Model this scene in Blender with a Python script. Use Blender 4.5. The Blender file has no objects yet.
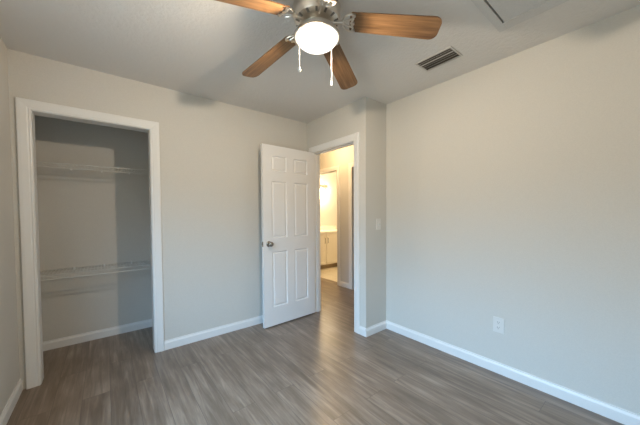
import bpy, bmesh, math, random
from mathutils import Vector, Matrix
random.seed(4)
C = bpy.context.scene
COL = C.collection
PI = math.pi

# ------------------------------------------------------------------ camera
CAM_H = 1.26685
YAW, PITCH, ROLL = 0.67202, -0.02767, -0.00697
F_PX, CY_PX = 269.59, 221.17
fwd = Vector((math.sin(YAW)*math.cos(PITCH), math.cos(YAW)*math.cos(PITCH), math.sin(PITCH)))
rt0 = Vector((math.cos(YAW), -math.sin(YAW), 0))
up0 = rt0.cross(fwd)
rt = rt0*math.cos(ROLL) + up0*math.sin(ROLL)
up = up0*math.cos(ROLL) - rt0*math.sin(ROLL)
cam_d = bpy.data.cameras.new('camera')
cam_d.sensor_width = 36
cam_d.sensor_fit = 'HORIZONTAL'
cam_d.lens = F_PX/640*36
cam_d.shift_y = (CY_PX-212.5)/640
cam_d.clip_start = 0.02
cam = bpy.data.objects.new('camera', cam_d)
COL.objects.link(cam)
cam.matrix_world = Matrix(((rt.x, up.x, -fwd.x, 0), (rt.y, up.y, -fwd.y, 0), (rt.z, up.z, -fwd.z, CAM_H), (0, 0, 0, 1)))
C.camera = cam

# ------------------------------------------------------------------ view, sky, lights
C.view_settings.view_transform = 'Standard'
C.view_settings.look = 'None'
C.view_settings.gamma = 1
C.view_settings.use_curve_mapping = False
C.view_settings.exposure = 0.12
C.cycles.use_denoising = True
C.cycles.max_bounces = 16
C.cycles.diffuse_bounces = 10
C.cycles.transparent_max_bounces = 16
C.cycles.sample_clamp_indirect = 6

SKY_STRENGTH = 33.0
FAN_WATT = 61.0
BATH_WATT = 52.0
HALL_WATT = 50.0
WARM = (1.0, 0.82, 0.62)
YELLOW = (1.0, 0.75, 0.44)
AMBER = (1.0, 0.67, 0.33)

world = bpy.data.worlds.new('sky')
C.world = world
world.use_nodes = True
wn = world.node_tree.nodes
wl = world.node_tree.links
wn.clear()
wo = wn.new('ShaderNodeOutputWorld')
wb = wn.new('ShaderNodeBackground')
wc = wn.new('ShaderNodeTexCoord')
wx = wn.new('ShaderNodeSeparateXYZ')
wr = wn.new('ShaderNodeValToRGB')
wr.color_ramp.elements[0].position = 0.545
wr.color_ramp.elements[0].color = (0.11, 0.115, 0.115, 1)
wr.color_ramp.elements[1].position = 0.68
wr.color_ramp.elements[1].color = (0.36, 0.64, 1.0, 1)
wm = wn.new('ShaderNodeMapRange')
wm.inputs['From Min'].default_value = -1
wl.new(wc.outputs['Generated'], wx.inputs[0])
wl.new(wx.outputs['Z'], wm.inputs['Value'])
wl.new(wm.outputs[0], wr.inputs[0])
wl.new(wr.outputs[0], wb.inputs['Color'])
wb.inputs['Strength'].default_value = SKY_STRENGTH
wl.new(wb.outputs[0], wo.inputs[0])

def lamp(name, kind, loc, watt, col, radius=0.03):
    d = bpy.data.lights.new(name, kind)
    d.energy = watt
    d.color = col
    if kind == 'POINT':
        d.shadow_soft_size = radius
    o = bpy.data.objects.new(name, d)
    o.location = loc
    COL.objects.link(o)
    return o

# room measures
H = 2.44
XL, XD, XR = -0.513, 2.072, 2.402
YB, YC, YK, YS = 1.856, 2.866, 3.571, -0.42
T = 0.10
WT = 0.11
XH = 3.20                        # hall side of the bathroom wall
WIN = (0.30, 1.50, 0.72, 2.02)   # y0 y1 z0 z1 of the window in the left wall

p = lamp('window_daylight_portal', 'AREA', (XL-0.06, (WIN[0]+WIN[1])/2, (WIN[2]+WIN[3])/2), 1, (1, 1, 1))
p.data.shape = 'RECTANGLE'
p.data.size = WIN[3]-WIN[2]
p.data.size_y = WIN[1]-WIN[0]
p.rotation_euler = (0, -PI/2, 0)
p.data.cycles.is_portal = True

# ------------------------------------------------------------------ materials
def new_mat(name):
    m = bpy.data.materials.new(name)
    m.use_nodes = True
    nt = m.node_tree
    return m, nt.nodes, nt.links, nt.nodes['Principled BSDF']

def noise(n, l, vec, scale, detail=4, rough=0.5):
    t = n.new('ShaderNodeTexNoise')
    t.inputs['Scale'].default_value = scale
    t.inputs['Detail'].default_value = detail
    t.inputs['Roughness'].default_value = rough
    l.new(vec, t.inputs['Vector'])
    return t

def ramp(n, l, fac, stops):
    r = n.new('ShaderNodeValToRGB')
    e = r.color_ramp.elements
    e[0].position, e[0].color = stops[0][0], (*stops[0][1], 1)
    e[1].position, e[1].color = stops[-1][0], (*stops[-1][1], 1)
    for pos, c in stops[1:-1]:
        x = e.new(pos)
        x.color = (*c, 1)
    l.new(fac, r.inputs[0])
    return r

def simple(name, col, rough=0.5, metal=0.0, bump=0.0, bscale=200.0, spec=0.5, var=0.03):
    m, n, l, b = new_mat(name)
    tc = n.new('ShaderNodeTexCoord')
    t = noise(n, l, tc.outputs['Object'], bscale, 3)
    lo = tuple(c*(1-var) for c in col)
    hi = tuple(min(1, c*(1+var)) for c in col)
    r = ramp(n, l, t.outputs['Fac'], [(0.3, lo), (0.7, hi)])
    l.new(r.outputs[0], b.inputs['Base Color'])
    b.inputs['Roughness'].default_value = rough
    b.inputs['Metallic'].default_value = metal
    b.inputs['Specular IOR Level'].default_value = spec
    if bump:
        bp = n.new('ShaderNodeBump')
        bp.inputs['Strength'].default_value = bump
        bp.inputs['Distance'].default_value = 0.002
        l.new(t.outputs['Fac'], bp.inputs['Height'])
        l.new(bp.outputs[0], b.inputs['Normal'])
    return m

M_WALL = simple('wall_paint', (0.60, 0.580, 0.532), 0.75, bump=0.12, bscale=160, spec=0.25)
M_HALL = simple('hall_paint', (0.62, 0.60, 0.56), 0.75, bump=0.12, bscale=160, spec=0.25)
M_TRIM = simple('white_trim_paint', (0.76, 0.755, 0.735), 0.38, spec=0.45, var=0.01)
M_DOOR = simple('white_door_paint', (0.76, 0.75, 0.735), 0.42, spec=0.4, var=0.01)
M_PLASTIC = simple('white_plastic', (0.80, 0.80, 0.78), 0.35, var=0.01)
M_PLATE = simple('off_white_plate', (0.69, 0.675, 0.64), 0.4, var=0.01)
M_GRILLE = simple('housing_slot', (0.16, 0.14, 0.12), 0.6)
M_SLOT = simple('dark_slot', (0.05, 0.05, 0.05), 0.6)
M_NICKEL = simple('brushed_nickel', (0.70, 0.66, 0.60), 0.3, 1.0, bscale=400)
M_KNOB = simple('satin_nickel_knob', (0.45, 0.42, 0.38), 0.25, 1.0, bscale=300)
M_WIRE = simple('white_coated_wire', (0.60, 0.59, 0.55), 0.4, var=0.01)
M_VENT = simple('white_vent_metal', (0.56, 0.54, 0.50), 0.45, var=0.02)
M_DUCT = simple('duct_shade', (0.10, 0.08, 0.06), 0.8)
M_CAB = simple('cream_cabinet_paint', (0.80, 0.76, 0.66), 0.4, var=0.01)
M_COUNTER = simple('cultured_marble', (0.85, 0.82, 0.74), 0.2, bscale=12, var=0.04)
M_HATCH = simple('hatch_board_paint', (0.60, 0.59, 0.57), 0.7, bump=0.2, bscale=90, spec=0.2)

# ceiling with a knock-down texture
M_CEIL, n, l, b = new_mat('knockdown_ceiling')
tc = n.new('ShaderNodeTexCoord')
t = noise(n, l, tc.outputs['Object'], 34, 5, 0.6)
r = ramp(n, l, t.outputs['Fac'], [(0.42, (0, 0, 0)), (0.56, (1, 1, 1))])
bp = n.new('ShaderNodeBump')
bp.inputs['Strength'].default_value = 0.35
bp.inputs['Distance'].default_value = 0.003
l.new(r.outputs[0], bp.inputs['Height'])
l.new(bp.outputs[0], b.inputs['Normal'])
b.inputs['Base Color'].default_value = (0.70, 0.68, 0.65, 1)
b.inputs['Roughness'].default_value = 0.85
b.inputs['Specular IOR Level'].default_value = 0.2

# vinyl planks running along Y
M_FLOOR, n, l, b = new_mat('grey_brown_vinyl_planks')
tc = n.new('ShaderNodeTexCoord')
mp = n.new('ShaderNodeMapping')
mp.inputs['Rotation'].default_value = (0, 0, PI/2)
l.new(tc.outputs['Object'], mp.inputs['Vector'])
br = n.new('ShaderNodeTexBrick')
br.offset = 0.37
br.inputs['Color1'].default_value = (0, 0, 0, 1)
br.inputs['Color2'].default_value = (1, 1, 1, 1)
br.inputs['Mortar'].default_value = (0.5, 0.5, 0.5, 1)
br.inputs['Scale'].default_value = 1.0
br.inputs['Mortar Size'].default_value = 0.0012
br.inputs['Mortar Smooth'].default_value = 0.1
br.inputs['Brick Width'].default_value = 1.22
br.inputs['Row Height'].default_value = 0.152
l.new(mp.outputs[0], br.inputs['Vector'])
# per plank offset of the grain
vm = n.new('ShaderNodeVectorMath')
vm.operation = 'MULTIPLY'
vm.inputs[1].default_value = (7.3, 3.1, 5.7)
l.new(br.outputs['Color'], vm.inputs[0])
va = n.new('ShaderNodeVectorMath')
va.operation = 'ADD'
l.new(mp.outputs[0], va.inputs[0])
l.new(vm.outputs[0], va.inputs[1])
ms = n.new('ShaderNodeMapping')
ms.inputs['Scale'].default_value = (1.3, 20, 1)
l.new(va.outputs[0], ms.inputs['Vector'])
g1 = noise(n, l, ms.outputs[0], 1.6, 8, 0.62)
g1.inputs['Distortion'].default_value = 0.6
ms2 = n.new('ShaderNodeMapping')
ms2.inputs['Scale'].default_value = (2.2, 7, 1)
l.new(va.outputs[0], ms2.inputs['Vector'])
g2 = noise(n, l, ms2.outputs[0], 1.5, 3, 0.5)
mx = n.new('ShaderNodeMix')
mx.inputs['Factor'].default_value = 0.35
l.new(g1.outputs['Fac'], mx.inputs[2])
l.new(g2.outputs['Fac'], mx.inputs[3])
cr = ramp(n, l, mx.outputs[0], [(0.33, (0.130, 0.092, 0.064)), (0.47, (0.188, 0.139, 0.101)), (0.56, (0.248, 0.189, 0.142)), (0.68, (0.360, 0.285, 0.220))])
pl = ramp(n, l, br.outputs['Color'], [(0.0, (0.90, 0.895, 0.89)), (1.0, (1.07, 1.065, 1.06))])
mm = n.new('ShaderNodeMix')
mm.data_type = 'RGBA'
mm.blend_type = 'MULTIPLY'
mm.inputs['Factor'].default_value = 1.0
l.new(cr.outputs[0], mm.inputs[6])
l.new(pl.outputs[0], mm.inputs[7])
ms_ = n.new('ShaderNodeMix')
ms_.data_type = 'RGBA'
l.new(br.outputs['Fac'], ms_.inputs['Factor'])
l.new(mm.outputs[2], ms_.inputs[6])
ms_.inputs[7].default_value = (0.11, 0.083, 0.064, 1)
l.new(ms_.outputs[2], b.inputs['Base Color'])
rr = n.new('ShaderNodeMapRange')
rr.inputs['To Min'].default_value = 0.24
rr.inputs['To Max'].default_value = 0.38
l.new(g1.outputs['Fac'], rr.inputs['Value'])
l.new(rr.outputs[0], b.inputs['Roughness'])
bp = n.new('ShaderNodeBump')
bp.inputs['Strength'].default_value = 0.12
bp.inputs['Distance'].default_value = 0.002
l.new(g1.outputs['Fac'], bp.inputs['Height'])
l.new(bp.outputs[0], b.inputs['Normal'])
b.inputs['Specular IOR Level'].default_value = 0.62

# bathroom floor tile
M_TILE, n, l, b = new_mat('cream_floor_tile')
tc = n.new('ShaderNodeTexCoord')
br = n.new('ShaderNodeTexBrick')
br.offset = 0
br.inputs['Color1'].default_value = (0.72, 0.66, 0.54, 1)
br.inputs['Color2'].default_value = (0.76, 0.70, 0.58, 1)
br.inputs['Mortar'].default_value = (0.5, 0.45, 0.36, 1)
br.inputs['Scale'].default_value = 1
br.inputs['Brick Width'].default_value = 0.3
br.inputs['Row Height'].default_value = 0.3
br.inputs['Mortar Size'].default_value = 0.004
l.new(tc.outputs['Object'], br.inputs['Vector'])
l.new(br.outputs['Color'], b.inputs['Base Color'])
b.inputs['Roughness'].default_value = 0.3

# oak fan blade, grain along local X
M_OAK, n, l, b = new_mat('oak_blade_veneer')
tc = n.new('ShaderNodeTexCoord')
mp = n.new('ShaderNodeMapping')
mp.inputs['Scale'].default_value = (2.5, 45, 8)
l.new(tc.outputs['Object'], mp.inputs['Vector'])
g = noise(n, l, mp.outputs[0], 1.5, 6, 0.6)
r = ramp(n, l, g.outputs['Fac'], [(0.32, (0.100, 0.048, 0.019)), (0.5, (0.18, 0.094, 0.039)), (0.68, (0.25, 0.138, 0.062))])
l.new(r.outputs[0], b.inputs['Base Color'])
b.inputs['Roughness'].default_value = 0.38

def glow(name, col, strength, transp):
    m = bpy.data.materials.new(name)
    m.use_nodes = True
    n = m.node_tree.nodes
    l = m.node_tree.links
    n.clear()
    o = n.new('ShaderNodeOutputMaterial')
    e = n.new('ShaderNodeEmission')
    e.inputs['Color'].default_value = (*col, 1)
    e.inputs['Strength'].default_value = strength
    t = n.new('ShaderNodeBsdfTransparent')
    x = n.new('ShaderNodeMixShader')
    x.inputs[0].default_value = transp
    l.new(e.outputs[0], x.inputs[1])
    l.new(t.outputs[0], x.inputs[2])
    l.new(x.outputs[0], o.inputs[0])
    return m

M_BOWL = glow('lit_opal_glass', (1.0, 0.94, 0.86), 2.3, 0.5)
M_SHADE = glow('lit_bath_glass', (1.0, 0.86, 0.62), 6.0, 0.5)

M_GLASS = bpy.data.materials.new('window_glass')
M_GLASS.use_nodes = True
n = M_GLASS.node_tree.nodes
l = M_GLASS.node_tree.links
n.clear()
o = n.new('ShaderNodeOutputMaterial')
t = n.new('ShaderNodeBsdfTransparent')
t.inputs['Color'].default_value = (0.95, 0.98, 0.97, 1)
g = n.new('ShaderNodeBsdfGlossy')
g.inputs['Roughness'].default_value = 0.02
x = n.new('ShaderNodeMixShader')
x.inputs[0].default_value = 0.06
l.new(t.outputs[0], x.inputs[1])
l.new(g.outputs[0], x.inputs[2])
l.new(x.outputs[0], o.inputs[0])

M_MIRROR = simple('mirror_glass', (0.9, 0.9, 0.88), 0.02, 1.0, var=0.0)

# ------------------------------------------------------------------ helpers
def box(bm, x0, x1, y0, y1, z0, z1, mi=0, bev=0.0):
    r = bmesh.ops.create_cube(bm, size=1, matrix=Matrix.Translation(((x0+x1)/2, (y0+y1)/2, (z0+z1)/2)) @ Matrix.Diagonal((abs(x1-x0), abs(y1-y0), abs(z1-z0), 1)))
    vs = r['verts']
    if bev:
        es = list({e for v in vs for e in v.link_edges})
        bmesh.ops.bevel(bm, geom=es, offset=bev, segments=2, affect='EDGES', profile=0.7)
    return vs

def cyl(bm, a, c, r, seg=12, r2=None):
    a, c = Vector(a), Vector(c)
    d = c-a
    q = Vector((0, 0, 1)).rotation_difference(d.normalized())
    mw = Matrix.Translation((a+c)/2) @ q.to_matrix().to_4x4()
    bmesh.ops.create_cone(bm, cap_ends=True, segments=seg, radius1=r, radius2=r if r2 is None else r2, depth=d.length, matrix=mw)

def tube(bm, pts, r, seg=8):
    pts = [Vector(q) for q in pts]
    rings = []
    for i, q in enumerate(pts):
        d = (pts[min(i+1, len(pts)-1)]-pts[max(i-1, 0)]).normalized()
        s = Vector((0, 0, 1)) if abs(d.z) < 0.9 else Vector((1, 0, 0))
        u = d.cross(s).normalized()
        v = d.cross(u).normalized()
        rings.append([bm.verts.new(q + r*(math.cos(k*2*PI/seg)*u + math.sin(k*2*PI/seg)*v)) for k in range(seg)])
    for a, c in zip(rings, rings[1:]):
        for k in range(seg):
            bm.faces.new((a[k], a[(k+1) % seg], c[(k+1) % seg], c[k]))
    bm.faces.new(rings[0])
    bm.faces.new(rings[-1])

def lathe(bm, prof, seg=40, cx=0, cy=0):
    """prof: (radius, z) from one end to the other; radius 0 closes the end"""
    rings = []
    for rad, z in prof:
        if rad < 1e-6:
            rings.append([bm.verts.new((cx, cy, z))])
        else:
            rings.append([bm.verts.new((cx+rad*math.cos(k*2*PI/seg), cy+rad*math.sin(k*2*PI/seg), z)) for k in range(seg)])
    for a, c in zip(rings, rings[1:]):
        for k in range(seg):
            k2 = (k+1) % seg
            if len(a) == 1 and len(c) == 1:
                continue
            if len(a) == 1:
                bm.faces.new((a[0], c[k], c[k2]))
            elif len(c) == 1:
                bm.faces.new((a[k], a[k2], c[0]))
            else:
                bm.faces.new((a[k], a[k2], c[k2], c[k]))

def prism(bm, pts, ext):
    """closed polygon of 3-D points pushed along ext"""
    ext = Vector(ext)
    a = [bm.verts.new(q) for q in pts]
    c = [bm.verts.new(Vector(q)+ext) for q in pts]
    k = len(a)
    bm.faces.new(a)
    bm.faces.new(c[::-1])
    for i in range(k):
        bm.faces.new((a[i], a[(i+1) % k], c[(i+1) % k], c[i]))

def obj(name, bm, mat, parent=None, smooth=False, loc=None):
    bmesh.ops.recalc_face_normals(bm, faces=bm.faces[:])
    me = bpy.data.meshes.new(name)
    bm.to_mesh(me)
    bm.free()
    me.materials.append(mat)
    if smooth:
        me.polygons.foreach_set('use_smooth', [True]*len(me.polygons))
        me.set_sharp_from_angle(angle=math.radians(40))
    o = bpy.data.objects.new(name, me)
    COL.objects.link(o)
    if loc is not None:
        o.location = loc
    if parent is not None:
        o.parent = parent
    return o

def tag(o, label=None, cat=None, group=None, kind=None):
    if label:
        o['label'] = label
    if cat:
        o['category'] = cat
    if group:
        o['group'] = group
    if kind:
        o['kind'] = kind
    return o

def thing(name, label, cat, loc=(0, 0, 0), rotz=0, group=None, kind=None):
    o = bpy.data.objects.new(name, None)
    o.empty_display_size = 0.1
    COL.objects.link(o)
    o.location = loc
    o.rotation_euler = (0, 0, rotz)
    return tag(o, label, cat, group, kind)

def struct(name, boxes, mat, label, cat, bev=0.0):
    bm = bmesh.new()
    for q in boxes:
        box(bm, *q, bev=bev)
    return tag(obj(name, bm, mat), label, cat, kind='structure')

# ------------------------------------------------------------------ the shell
YN = 5.30          # far end of hall and bathroom
XE = 5.0           # far side of the bathroom
XC = 0.62          # closet's hidden end
struct('floor', [(XL-T, XR+T, YS-T, YB+T, -0.08, 0), (XL-T, XD+T, YB+T, YK+T, -0.08, 0), (XD+T, XH+0.125, YB+T, YN, -0.08, 0)], M_FLOOR,
       'grey brown wood plank floor running through bedroom, closet and hall', 'floor')
struct('floor_bathroom', [(XH+0.125, XE, 3.2, YN, -0.08, 0.004)], M_TILE, 'cream tile floor of the bathroom beyond the hall', 'floor')
struct('ceiling', [(XL-T, XE+T, YS-T, YN+T, H, H+0.1)], M_CEIL, 'textured off-white bedroom ceiling with a fan on it', 'ceiling')

y0, y1, z0, z1 = WIN
struct('wall_left', [(XL-T, XL, YS, y0, 0, H), (XL-T, XL, y1, YK, 0, H), (XL-T, XL, y0, y1, 0, z0), (XL-T, XL, y0, y1, z1, H)], M_WALL,
       'plain beige wall at the edge of the photo beside the closet', 'wall')
struct('wall_rear', [(XL-T, XR+T, YS-T, YS, 0, H)], M_WALL, 'plain beige wall behind the viewer', 'wall')
struct('wall_right', [(XR, XR+T, YS, YB, 0, H)], M_WALL, 'long plain grey wall with the power outlet', 'wall')
struct('wall_return', [(XD+T, XR+T, YB, YB+T, 0, H)], M_WALL, 'short wall stub with the light switch beside the doorway', 'wall')
# bedroom doorway wall, opening y 2.005..2.75 (lined by jambs to 2.02..2.735)
DY0, DY1, DZ = 2.02, 2.735, 2.03
struct('wall_doorway', [(XD, XD+T, YB, DY0-0.015, 0, H), (XD, XD+T, DY1+0.015, YC, 0, H), (XD, XD+T, DY0-0.015, DY1+0.015, DZ+0.015, H)], M_WALL,
       'beige wall around the open bedroom doorway', 'wall')
# closet wall, opening x -0.407..0.325
CX0, CX1, CZ = -0.405, 0.326, 2.033
struct('wall_closet', [(XL, CX0-0.015, YC, YC+WT, 0, H), (CX1+0.015, XD+T, YC, YC+WT, 0, H), (CX0-0.015, CX1+0.015, YC, YC+WT, CZ+0.015, H)], M_WALL,
       'beige wall with the open closet in it behind the door', 'wall')
struct('wall_closet_back', [(XL, XC+T, YK, YK+T, 0, H)], M_WALL, 'beige back wall inside the closet behind the wire shelves', 'wall')
struct('wall_closet_end', [(XC, XC+T, YC+WT, YK, 0, H)], M_WALL, 'end wall inside the closet hidden behind its jamb', 'wall')
# hall and bathroom
BY0, BY1, BZ = 3.53, 4.30, 2.03
EY0, EY1 = 2.45, 3.165
struct('wall_hall', [(XH, XH+0.125, BY1, YN, 0, H), (XH, XH+0.125, EY1, BY0, 0, H), (XH, XH+0.125, YB+T, EY0, 0, H),
                     (XH, XH+0.125, BY0, BY1, BZ, H), (XH, XH+0.125, EY0, EY1, BZ, H)], M_HALL, 'beige hall wall with the bathroom doorway', 'wall')
struct('wall_hall_north', [(XD, XE+T, YN, YN+T, 0, H)], M_HALL, 'far beige wall of hall and bathroom behind the vanity', 'wall')
struct('wall_hall_left', [(XD, XD+T, YC+WT, YN, 0, H)], M_HALL, 'beige hall wall hidden behind the open door', 'wall')
struct('wall_bathroom', [(XH+0.125, XE, 3.36, 3.46, 0, H)], M_HALL, 'near side wall of the bathroom beyond the hall', 'wall')
struct('wall_bathroom_end', [(XE, XE+T, 1.9, YN, 0, H)], M_HALL, 'end wall of the bathroom beyond the vanity', 'wall')
struct('wall_hall_south', [(XR+T, XE+T, YB, YB+T, 0, H)], M_HALL, 'end wall of the hall hidden behind the wall stub', 'wall')
struct('floor_side_room', [(XH+0.125, XE, YB+T, 3.2, -0.08, 0)], M_FLOOR, 'floor of the unlit room off the hall', 'floor')

# ---- baseboards
BH, BT = 0.086, 0.014
def baseboard(name, runs, label):
    """runs: (x0,y0,x1,y1,nx,ny): wall foot line and the normal into the room"""
    bm = bmesh.new()
    for (xa, ya, xb, yb, nx, ny) in runs:
        prof = [(0, 0), (BT, 0), (BT, BH*0.72), (BT*0.8, BH*0.80), (BT*0.45, BH*0.90), (BT*0.45, BH), (0, BH)]
        pts = [(xa+nx*d, ya+ny*d, z) for d, z in prof]
        prism(bm, pts, (xb-xa, yb-ya, 0))
    return tag(obj(name, bm, M_TRIM), label, 'baseboard', kind='structure')

CW = 0.072   # casing width
baseboard('baseboard_left', [(XL, YS, XL, YC, 1, 0)], 'white baseboard of the wall beside the closet')
baseboard('baseboard_closet_wall', [(CX1+CW+0.006, YC, XD, YC, 0, -1)], 'white baseboard between closet casing and open door')
baseboard('baseboard_closet', [(XL, YK, XC, YK, 0, -1), (XL, YC+WT, XL, YK-BT, 1, 0)], 'white baseboard inside the closet')
baseboard('baseboard_right', [(XR, YS, XR, YB, -1, 0)], 'long white baseboard under the power outlet wall')
baseboard('baseboard_return', [(XD-BT, YB, XR-BT, YB, 0, -1)], 'short white baseboard below the light switch')
baseboard('baseboard_doorway', [(XD, YB-BT*0, XD, DY0-CW-0.006, -1, 0)], 'tiny white baseboard beside the doorway casing')
baseboard('baseboard_hall', [(XH, EY1+CW, XH, BY0-CW, -1, 0), (XH, BY1+CW, XH, YN, -1, 0)], 'white baseboard in the hall between two doorways')

# ---- casings: profile swept along a U (left leg, head, right leg) with mitred corners
def casing(bm, base, ax, n, a0, a1, z, w=CW, th=0.017):
    """base: point on the wall plane at a=0,z=0; ax: direction along the wall; n: normal; opening a0..a1, up to z"""
    base, ax, n = Vector(base), Vector(ax), Vector(n)
    prof = [(0.0, 0.0), (0.0, th*0.55), (0.006, th*0.72), (0.014, th*0.60), (0.020, th*0.75), (w*0.72, th), (w-0.004, th), (w, th*0.8), (w, 0.0)]
    stations = []
    for a, s in ((a0, -1), (a0, -1), (a1, 1), (a1, 1)):
        stations.append((a, s))
    rings = []
    for i, (a, s) in enumerate(stations):
        ring = []
        for d, h in prof:
            zz = 0.0 if i in (0, 3) else z + d
            ring.append(bm.verts.new(base + ax*(a + s*d) + n*h + Vector((0, 0, zz))))
        rings.append(ring)
    k = len(prof)
    for ra, rb in zip(rings, rings[1:]):
        for j in range(k):
            bm.faces.new((ra[j], ra[(j+1) % k], rb[(j+1) % k], rb[j]))
    bm.faces.new(rings[0])
    bm.faces.new(rings[-1][::-1])

bm = bmesh.new()
casing(bm, (0, YC, 0), (1, 0, 0), (0, -1, 0), CX0-0.004, CX1+0.004, CZ+0.004)
box(bm, CX0-0.015, CX0, YC-0.001, YC+WT, 0, CZ)
box(bm, CX1, CX1+0.015, YC-0.001, YC+WT, 0, CZ)
box(bm, CX0-0.015, CX1+0.015, YC-0.001, YC+WT, CZ, CZ+0.015)
tag(obj('trim_1', bm, M_TRIM), 'white casing framing the open closet', 'door casing', kind='structure')

bm = bmesh.new()
casing(bm, (XD, 0, 0), (0, 1, 0), (-1, 0, 0), DY0-0.004, DY1+0.004, DZ+0.004)
casing(bm, (XD+T, 0, 0), (0, 1, 0), (1, 0, 0), DY0-0.004, DY1+0.004, DZ+0.004)
box(bm, XD-0.001, XD+T+0.001, DY0-0.015, DY0, 0, DZ)
box(bm, XD-0.001, XD+T+0.001, DY1, DY1+0.015, 0, DZ)
box(bm, XD-0.001, XD+T+0.001, DY0-0.015, DY1+0.015, DZ, DZ+0.015)
# door stop
box(bm, XD+0.04, XD+0.075, DY0, DY0+0.011, 0, DZ)
box(bm, XD+0.04, XD+0.075, DY1-0.011, DY1, 0, DZ)
box(bm, XD+0.04, XD+0.075, DY0, DY1, DZ-0.011, DZ)
tag(obj('trim_2', bm, M_TRIM), 'white casing and jamb around the bedroom doorway', 'door casing', kind='structure')

bm = bmesh.new()
casing(bm, (XH, 0, 0), (0, 1, 0), (-1, 0, 0), BY0, BY1, BZ)
tag(obj('trim_3', bm, M_TRIM), 'white casing around the lit bathroom doorway in the hall', 'door casing', kind='structure')
bm = bmesh.new()
casing(bm, (XH, 0, 0), (0, 1, 0), (-1, 0, 0), EY0, EY1, BZ)
tag(obj('trim_4', bm, M_TRIM), 'white casing of the dark doorway next to the bathroom', 'door casing', kind='structure')

# ---- window in the left wall (outside the frame, gives the daylight)
win = thing('window_1', 'white framed bedroom window beside the viewer', 'window', (XL-T/2, (y0+y1)/2, z0), 0, kind='structure')
hw, wh = (y1-y0)/2, z1-z0
bm = bmesh.new()
for a, c, e, f in ((-hw, -hw+0.04, 0, wh), (hw-0.04, hw, 0, wh), (-hw, hw, 0, 0.04), (-hw, hw, wh-0.04, wh), (-hw, hw, wh/2-0.02, wh/2+0.02)):
    box(bm, -0.03, 0.03, a, c, e, f)
obj('window_frame', bm, M_TRIM, win)
bm = bmesh.new()
box(bm, -0.003, 0.003, -hw+0.03, hw-0.03, 0.03, wh-0.03)
obj('pane', bm, M_GLASS, win)
bm = bmesh.new()
box(bm, 0.03, T/2+0.04, -hw-0.03, hw+0.03, -0.02, 0.0)
obj('window_sill', bm, M_TRIM, win)

# ------------------------------------------------------------------ six-panel door, hinged on the doorway's closet side
DW, DH, DT = 0.725, 2.016, 0.035
ang = math.radians(180+2.6)
door = thing('door_1', 'white six-panel bedroom door standing open against the closet wall', 'door', (XD-0.012, 2.738, 0.012), ang, kind='structure')
# local: x from hinge (0) to free edge (DW), face towards the viewer is +y side after turning 180
bm = bmesh.new()
px = [0, 0.108, 0.313, 0.412, 0.617, DW]
pz = [0, 0.205, 0.835, 0.985, 1.625, 1.730, 1.905, DH]
def panel_face(yf, flip):
    grid = [[bm.verts.new((a, yf, c)) for a in px] for c in pz]
    out = []
    for j in range(len(pz)-1):
        for i in range(len(px)-1):
            f = [grid[j][i], grid[j][i+1], grid[j+1][i+1], grid[j+1][i]]
            face = bm.faces.new(f if not flip else f[::-1])
            if i in (1, 3) and j in (1, 3, 5):
                out.append(face)
    return grid, out
ga, pa = panel_face(0.0, False)     # face y=0 looks to -y
gb, pb = panel_face(DT, True)
def border(g):
    r = g[0] + [row[-1] for row in g[1:]] + g[-1][-2::-1] + [row[0] for row in g[-2:0:-1]]
    return r
ba, bb_ = border(ga), border(gb)
for i in range(len(ba)):
    j = (i+1) % len(ba)
    bm.faces.new((ba[j], ba[i], bb_[i], bb_[j]))
bm.normal_update()
for s in (pa, pb):
    bmesh.ops.inset_individual(bm, faces=s, thickness=0.006, depth=-0.002)
    bmesh.ops.inset_individual(bm, faces=s, thickness=0.010, depth=-0.008)
    bmesh.ops.inset_individual(bm, faces=s, thickness=0.006, depth=0.0)
    bmesh.ops.inset_individual(bm, faces=s, thickness=0.022, depth=0.007)
leaf = obj('door_leaf', bm, M_DOOR, door)
def knob(side):
    bm = bmesh.new()
    y = DT if side > 0 else 0.0
    prof = [(0.0, 0.066), (0.018, 0.065), (0.026, 0.058), (0.0285, 0.048), (0.026, 0.037), (0.018, 0.028), (0.012, 0.022), (0.012, 0.012), (0.026, 0.010), (0.032, 0.006), (0.033, 0.0), (0.0, 0.0)]
    lathe(bm, prof, 28)
    bmesh.ops.transform(bm, matrix=Matrix.Translation((DW-0.066, y, 0.925)) @ Matrix.Rotation(-side*PI/2, 4, 'X'), verts=bm.verts[:])
    return obj('door_knob', bm, M_KNOB, door, True)
knob(1)
knob(-1)
bm = bmesh.new()
box(bm, DW-0.001, DW+0.0015, 0.005, DT-0.005, 0.897, 0.953)
box(bm, DW, DW+0.010, 0.011, DT-0.011, 0.914, 0.936)
obj('latch_plate', bm, M_KNOB, door)
for hz in (0.2, 1.0, 1.78):
    bm = bmesh.new()
    cyl(bm, (-0.004, -0.002, hz), (-0.004, -0.002, hz+0.089), 0.006, 10)
    box(bm, -0.002, 0.0005, 0.0, DT-0.004, hz, hz+0.089)
    obj('hinge', bm, M_KNOB, door)

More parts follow.
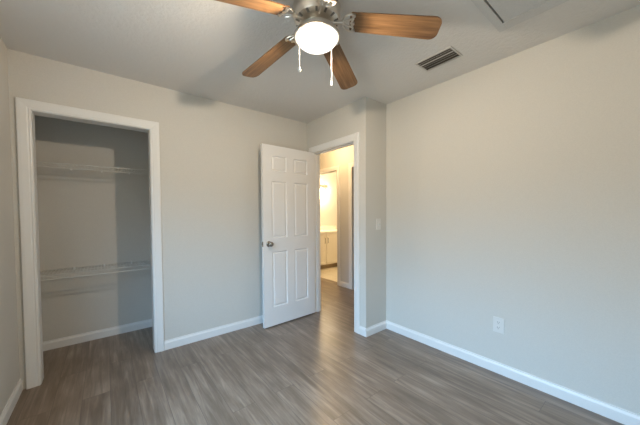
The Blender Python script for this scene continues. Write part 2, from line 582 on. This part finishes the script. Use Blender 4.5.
# ------------------------------------------------------------------ closet wire shelves
def wire_shelf(z, label):
    L0, L1 = XL+0.004, XC-0.004
    yb, yf = YK-0.006, YK-0.306
    t = thing('wire_shelf', label, 'wire shelf', ((L0+L1)/2, YK-0.15, z), 0, 'white wire shelves in the closet')
    ox, oy = (L0+L1)/2, YK-0.15
    def rail(pts, r, nm):
        bm = bmesh.new()
        for a, c in pts:
            cyl(bm, a, c, r, 8)
        return obj(nm, bm, M_WIRE, t, True)
    rail([((L0-ox, yf-oy, 0), (L1-ox, yf-oy, 0)), ((L0-ox, yf-oy, -0.038), (L1-ox, yf-oy, -0.038))], 0.0050, 'front_rail')
    rail([((L0-ox, yb-oy, 0), (L1-ox, yb-oy, 0))], 0.0042, 'back_rail')
    rail([((L0-ox, (yb+yf)/2-oy, -0.004), (L1-ox, (yb+yf)/2-oy, -0.004))], 0.003, 'middle_rail')
    bm = bmesh.new()
    k = int((L1-L0)/0.0254)
    for i in range(k+1):
        x = L0 + 0.008 + i*0.0254 - ox
        if x > L1-ox:
            break
        tube(bm, [(x, yb-oy, 0.003), (x, yf+0.004-oy, 0.003), (x, yf-0.003-oy, -0.002), (x, yf-0.0035-oy, -0.040)], 0.0012, 6)
    obj('deck_wires', bm, M_WIRE, t)
    for x in (-0.25, -0.02, 0.21, 0.44):
        bm = bmesh.new()
        box(bm, x-ox-0.007, x-ox+0.007, yb-oy-0.012, yb-oy+0.006, -0.016, 0.008, bev=0.002)
        obj('wall_clip', bm, M_PLASTIC, t)
    for x in (L0, L1):
        s = 1 if x == L0 else -1
        bm = bmesh.new()
        box(bm, x-ox-0.003*s, x-ox+0.012*s, yf-oy-0.010, yf-oy+0.012, -0.046, 0.010, bev=0.002)
        obj('end_bracket', bm, M_PLASTIC, t)
wire_shelf(1.722, 'upper white wire shelf across the closet at head height')
wire_shelf(0.752, 'lower white wire shelf across the closet at knee height')

# ------------------------------------------------------------------ ceiling fan
FX, FY = 0.957, 1.2190
fan = thing('ceiling_fan', 'five-blade ceiling fan with oak blades and a lit glass bowl', 'ceiling fan', (FX, FY, H))
ZB = 2.361 - H
DROOP = math.radians(8)
bm = bmesh.new()
lathe(bm, [(0, 0), (0.075, 0), (0.090, -0.006), (0.125, -0.012), (0.134, -0.024), (0.134, -0.070), (0.122, -0.094), (0.095, -0.104), (0.0, -0.104)], 48)
housing = obj('motor_housing', bm, M_NICKEL, fan, True)
# dark cooling slots round the housing's lower shoulder
for k in range(14):
    a = k*2*PI/14
    bm = bmesh.new()
    box(bm, 0.0965, 0.120, -0.006, 0.006, -0.101, -0.090)
    bmesh.ops.transform(bm, matrix=Matrix.Rotation(a, 4, 'Z') @ Matrix.Translation((0.108, 0, -0.0965)) @ Matrix.Rotation(math.radians(-20), 4, 'Y') @ Matrix.Translation((-0.108, 0, 0.0965)), verts=bm.verts[:])
    obj('cooling_slot', bm, M_GRILLE, housing)
bm = bmesh.new()
lathe(bm, [(0, -0.100), (0.058, -0.104), (0.062, -0.110), (0.060, -0.122), (0.052, -0.130), (0.056, -0.138), (0.0, -0.138)], 36)
obj('switch_housing', bm, M_NICKEL, fan, True)
bm = bmesh.new()
lathe(bm, [(0, -0.134), (0.055, -0.134), (0.090, -0.139), (0.118, -0.152), (0.1275, -0.168), (0.1285, -0.184), (0.122, -0.186), (0.114, -0.174), (0.06, -0.154), (0, -0.150)], 48)
obj('light_fitter_pan', bm, M_NICKEL, fan, True)
bm = bmesh.new()
prof = [(0.1185, -0.172)]
for i in range(0, 13):
    a = i/12*PI/2
    prof.append((0.1185*math.cos(a)**0.9 if i < 12 else 0.0, -0.178 - 0.064*math.sin(a)))
lathe(bm, prof, 48)
obj('glass_bowl', bm, M_BOWL, fan, True)
PH0 = math.radians(-43.2)
PITCH_B = math.radians(-13)
for k in range(5):
    a = PH0 + k*2*PI/5
    # blade outline, local x outward
    bm = bmesh.new()
    r0, r1, w0, w1 = 0.186, 0.676, 0.058, 0.069
    pts = []
    for i in range(5):
        q = PI + (i-2)/4*PI*0.0
    root = [(r0+0.012, -w0), (r0, -w0+0.014), (r0, w0-0.014), (r0+0.012, w0)]
    tip = []
    cr_ = 0.042
    for i in range(7):
        q = PI/2 - i/6*PI/2
        tip.append((r1-cr_+cr_*math.cos(q), w1-cr_+cr_*math.sin(q)))
    tip2 = [(x, -y) for x, y in tip[::-1]]
    outline = root + tip + tip2
    prism(bm, [(x, y, -0.003) for x, y in outline], (0, 0, 0.006))
    bl = obj('blade', bm, M_OAK, fan)
    bl.location = (0, 0, ZB)
    bl.rotation_euler = (PITCH_B, DROOP, a)
    # scrolled blade iron under the blade root
    bm = bmesh.new()
    zi = -0.007
    arc = []
    for i in range(15):
        q = PI/2 + i/14*PI
        arc.append((r0+0.014+0.052*math.cos(q), 0.052*math.sin(q), zi))
    tube(bm, arc, 0.0055, 8)
    tube(bm, [(r0+0.014, -0.052, zi), (r0+0.020, -0.026, zi), (r0+0.008, 0, zi), (r0+0.020, 0.026, zi), (r0+0.014, 0.052, zi)], 0.0055, 8)
    for s in (-1, 1):
        tube(bm, [(r0-0.036, 0.004*s, zi), (r0-0.014, 0.016*s, zi), (r0+0.014, 0.024*s, zi)], 0.005, 8)
        cyl(bm, (r0+0.022, 0.046*s, zi-0.006), (r0+0.022, 0.046*s, zi+0.004), 0.010, 14)
    cyl(bm, (r0+0.018, 0, zi-0.006), (r0+0.018, 0, zi+0.004), 0.010, 14)
    iron = obj('blade_iron', bm, M_NICKEL, bl, True)
    bm = bmesh.new()
    tube(bm, [(r0-0.036, 0, zi), (r0-0.060, 0, zi-0.004), (r0-0.080, 0, zi-0.006), (r0-0.108, 0, zi+0.004)], 0.010, 10)
    obj('blade_arm', bm, M_NICKEL, bl, True)
fh = Vector((math.sin(YAW), math.cos(YAW), 0))
rh = Vector((math.cos(YAW), -math.sin(YAW), 0))
for dep, lat in ((-0.081, -0.094), (0.075, 0.085)):
    q = fh*dep + rh*lat
    zt, zb = -0.175, 2.055-H
    bm = bmesh.new()
    cyl(bm, (q.x, q.y, zt), (q.x, q.y, zb), 0.0013, 6)
    z = zt
    while z > zb:
        bmesh.ops.create_icosphere(bm, subdivisions=1, radius=0.0022, matrix=Matrix.Translation((q.x, q.y, z)))
        z -= 0.0055
    ch = obj('pull_chain', bm, M_PLASTIC, fan)
    bm = bmesh.new()
    lathe(bm, [(0, zb+0.004), (0.003, zb+0.002), (0.004, zb-0.006), (0.006, zb-0.014), (0.0065, zb-0.020), (0.004, zb-0.027), (0, zb-0.028)], 14, q.x, q.y)
    obj('chain_pull', bm, M_PLASTIC, ch, True)
lamp('fan_bulb', 'POINT', (FX-0.052, FY-0.045, 2.212), FAN_WATT, WARM, 0.028)

# ------------------------------------------------------------------ ceiling air vent
vx0, vx1, vy0, vy1 = 1.928, 2.108, 0.930, 1.215
vent = thing('ceiling_vent', 'white metal air vent with dark louvers in the ceiling', 'vent', ((vx0+vx1)/2, (vy0+vy1)/2, H))
a, c = (vx1-vx0)/2, (vy1-vy0)/2
fw = 0.013
bm = bmesh.new()
def flange(x0_, x1_, y0_, y1_):
    box(bm, x0_, x1_, y0_, y1_, -0.006, 0.0, bev=0.0015)
flange(-a, a, -c, -c+fw)
flange(-a, a, c-fw, c)
flange(-a, -a+fw, -c+fw, c-fw)
flange(a-fw, a, -c+fw, c-fw)
obj('vent_frame', bm, M_VENT, vent)
bm = bmesh.new()
box(bm, -a+fw, a-fw, -c+fw, c-fw, -0.0012, -0.0004)
obj('duct_shade_sheet', bm, M_DUCT, vent)  # flat dark sheet, its colour stands for the shade up the duct
nsl = 5
for i in range(nsl):
    x = -a+fw + (i+0.5)*(2*a-2*fw)/nsl
    bm = bmesh.new()
    hwid = 0.0045 if i == 1 else 0.0115
    vs = box(bm, -hwid, hwid, -c+fw, c-fw, -0.0006, 0.0006)
    s = -0.3 if i == 1 else 1
    bmesh.ops.transform(bm, matrix=Matrix.Translation((x, 0, -0.009)) @ Matrix.Rotation(math.radians(-32)*s, 4, 'Y'), verts=vs)
    obj('louver', bm, M_VENT, vent)

# ------------------------------------------------------------------ attic hatch
hx0, hx1, hy0, hy1 = 1.30, 2.013, 0.02, 0.659
hatch = thing('attic_hatch', 'painted attic access panel in a wide flat ceiling frame', 'attic hatch', ((hx0+hx1)/2, (hy0+hy1)/2, H))
a, c, wx, wy = (hx1-hx0)/2, (hy1-hy0)/2, 0.080, 0.043
bm = bmesh.new()
for q in ((-a, a, -c, -c+wy), (-a, a, c-wy, c), (-a, -a+wx, -c+wy, c-wy), (a-wx, a, -c+wy, c-wy)):
    box(bm, q[0], q[1], q[2], q[3], -0.016, 0.0, bev=0.002)
obj('hatch_frame', bm, M_HATCH, hatch)
bm = bmesh.new()
box(bm, -a+wx+0.003, a-wx-0.0005, -c+wy+0.003, c-wy-0.009, -0.013, 0.0)
obj('hatch_panel', bm, M_HATCH, hatch)
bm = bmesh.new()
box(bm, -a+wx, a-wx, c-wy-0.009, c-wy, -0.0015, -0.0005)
obj('gap_shade_strip', bm, M_SLOT, hatch)  # dark strip in place of the shade inside the hatch gap

# ------------------------------------------------------------------ switch and outlet
sw = thing('light_switch', 'white toggle light switch on the short wall stub', 'light switch', (2.268, YB, 1.152))
bm = bmesh.new()
box(bm, -0.036, 0.036, -0.006, 0.0, -0.059, 0.059, bev=0.003)
obj('switch_plate', bm, M_PLATE, sw)
bm = bmesh.new()
prism(bm, [(-0.005, -0.006, -0.012), (-0.005, -0.018, 0.006), (-0.005, -0.017, 0.012), (-0.005, -0.006, 0.012)], (0.010, 0, 0))
obj('toggle', bm, M_PLATE, sw)
for z in (-0.03, 0.03):
    bm = bmesh.new()
    cyl(bm, (0, -0.0075, z), (0, -0.005, z), 0.0035, 10)
    obj('screw', bm, M_NICKEL, sw)

ou = thing('power_outlet', 'white duplex power outlet low on the long plain wall', 'outlet', (XR, 0.770, 0.382))
bm = bmesh.new()
box(bm, -0.006, 0.0, -0.038, 0.038, -0.060, 0.060, bev=0.003)
obj('outlet_plate', bm, M_PLATE, ou)
for z in (-0.0205, 0.0205):
    bm = bmesh.new()
    lathe(bm, [(0, 0.0085), (0.0155, 0.0085), (0.0165, 0.0075), (0.0165, 0.004)], 24)
    bmesh.ops.transform(bm, matrix=Matrix.Translation((0, 0, z)) @ Matrix.Rotation(-PI/2, 4, 'Y'), verts=bm.verts[:])
    rc = obj('receptacle', bm, M_PLATE, ou)
    bm = bmesh.new()
    for s in (-1, 1):
        box(bm, -0.0092, -0.0083, s*0.0062-0.0012, s*0.0062+0.0012, z-0.001, z+0.008)
    cyl(bm, (-0.0092, 0, z-0.008), (-0.0083, 0, z-0.008), 0.0024, 10)
    obj('socket_slots', bm, M_SLOT, rc)

# ------------------------------------------------------------------ bathroom: vanity, backsplash, mirror, light
VY0 = 4.72
vx0, vx1 = 3.345, 4.75
van = thing('bathroom_vanity', 'cream bathroom vanity cabinet with pale top seen through two doorways', 'vanity', ((vx0+vx1)/2, VY0, 0.004))
a = (vx1-vx0)/2
dpt = YN-VY0-0.002
bm = bmesh.new()
box(bm, -a, a, 0, dpt, 0.10, 0.815)
obj('cabinet_body', bm, M_CAB, van)
bm = bmesh.new()
box(bm, -a, a, 0.06, dpt, 0.0, 0.10)
obj('toe_kick', bm, simple('toe_kick_wood', (0.28, 0.21, 0.12), 0.6), van)
bm = bmesh.new()
box(bm, -a-0.004, a, -0.025, dpt, 0.815, 0.855, bev=0.005)
obj('countertop', bm, M_COUNTER, van)
bm = bmesh.new()
box(bm, -a, a, dpt-0.02, dpt, 0.855, 0.955, bev=0.004)
obj('backsplash', bm, M_COUNTER, van)
vc = (vx0+vx1)/2
for i, (xa, xb) in enumerate(((3.357, 3.530), (3.540, 3.911), (3.923, 4.296), (4.306, 4.740))):
    xa -= vc
    xb -= vc
    bm = bmesh.new()
    vs = box(bm, xa, xb, -0.018, 0.0, 0.125, 0.80)
    f = [f for f in bm.faces if f.normal.y < -0.9]
    bmesh.ops.inset_individual(bm, faces=f, thickness=0.05, depth=0)
    bmesh.ops.inset_individual(bm, faces=f, thickness=0.012, depth=-0.006)
    d = obj('door', bm, M_CAB, van)
    hx = xb-0.035 if i < 2 else xa+0.035
    bm = bmesh.new()
    tube(bm, [(hx, -0.018, 0.71), (hx, -0.042, 0.705), (hx, -0.042, 0.595), (hx, -0.018, 0.59)], 0.007, 8)
    obj('handle', bm, M_KNOB, d)

LXc, LZ = 4.16, 1.93
light = thing('vanity_light', 'lit bathroom wall light with glass shades above the vanity', 'wall light', (LXc, YN, LZ))
bm = bmesh.new()
box(bm, -0.28, 0.28, -0.03, 0.0, -0.04, 0.04, bev=0.006)
obj('back_plate', bm, M_NICKEL, light)
for x in (-0.2, 0.0, 0.2):
    bm = bmesh.new()
    tube(bm, [(x, -0.02, 0), (x, -0.13, 0.01), (x, -0.15, -0.005), (x, -0.15, -0.03)], 0.008, 8)
    obj('arm', bm, M_NICKEL, light, True)
    bm = bmesh.new()
    lathe(bm, [(0.025, -0.03), (0.040, -0.05), (0.055, -0.10), (0.060, -0.14)], 20, x, -0.15)
    obj('lamp_shade', bm, M_SHADE, light, True)
    lamp('vanity_bulb', 'POINT', (LXc+x, YN-0.15, LZ-0.09), BATH_WATT/3, YELLOW, 0.03)

bl_ = thing('bathroom_fill_light', 'unseen flush light added to brighten the vanity fronts', 'ceiling light', (4.1, 4.0, H))  # unseen lamp, added as fill for the cabinet fronts
bm = bmesh.new()
lathe(bm, [(0, 0), (0.13, 0), (0.135, -0.01), (0.13, -0.025), (0, -0.025)], 32)
obj('light_base', bm, M_NICKEL, bl_, True)
bm = bmesh.new()
lathe(bm, [(0.12, -0.024), (0.115, -0.05), (0.08, -0.08), (0.04, -0.093), (0, -0.097)], 32)
obj('glass_shade', bm, M_SHADE, bl_, True)
lamp('bathroom_fill_bulb', 'POINT', (4.1, 4.0, H-0.06), BATH_WATT*0.8, YELLOW, 0.03)

hl = thing('hall_fill_light', 'unseen flush light added beyond the doorway to brighten the hall', 'ceiling light', (2.70, 3.35, H))  # unseen lamp, added and placed to warm the hall floor and wall
bm = bmesh.new()
lathe(bm, [(0, 0), (0.13, 0), (0.135, -0.01), (0.13, -0.025), (0, -0.025)], 32)
obj('light_base', bm, M_NICKEL, hl, True)
bm = bmesh.new()
lathe(bm, [(0.12, -0.024), (0.115, -0.05), (0.08, -0.08), (0.04, -0.093), (0, -0.097)], 32)
obj('glass_shade', bm, M_SHADE, hl, True)
lamp('hall_fill_bulb', 'POINT', (2.70, 3.35, H-0.06), HALL_WATT, AMBER, 0.03)
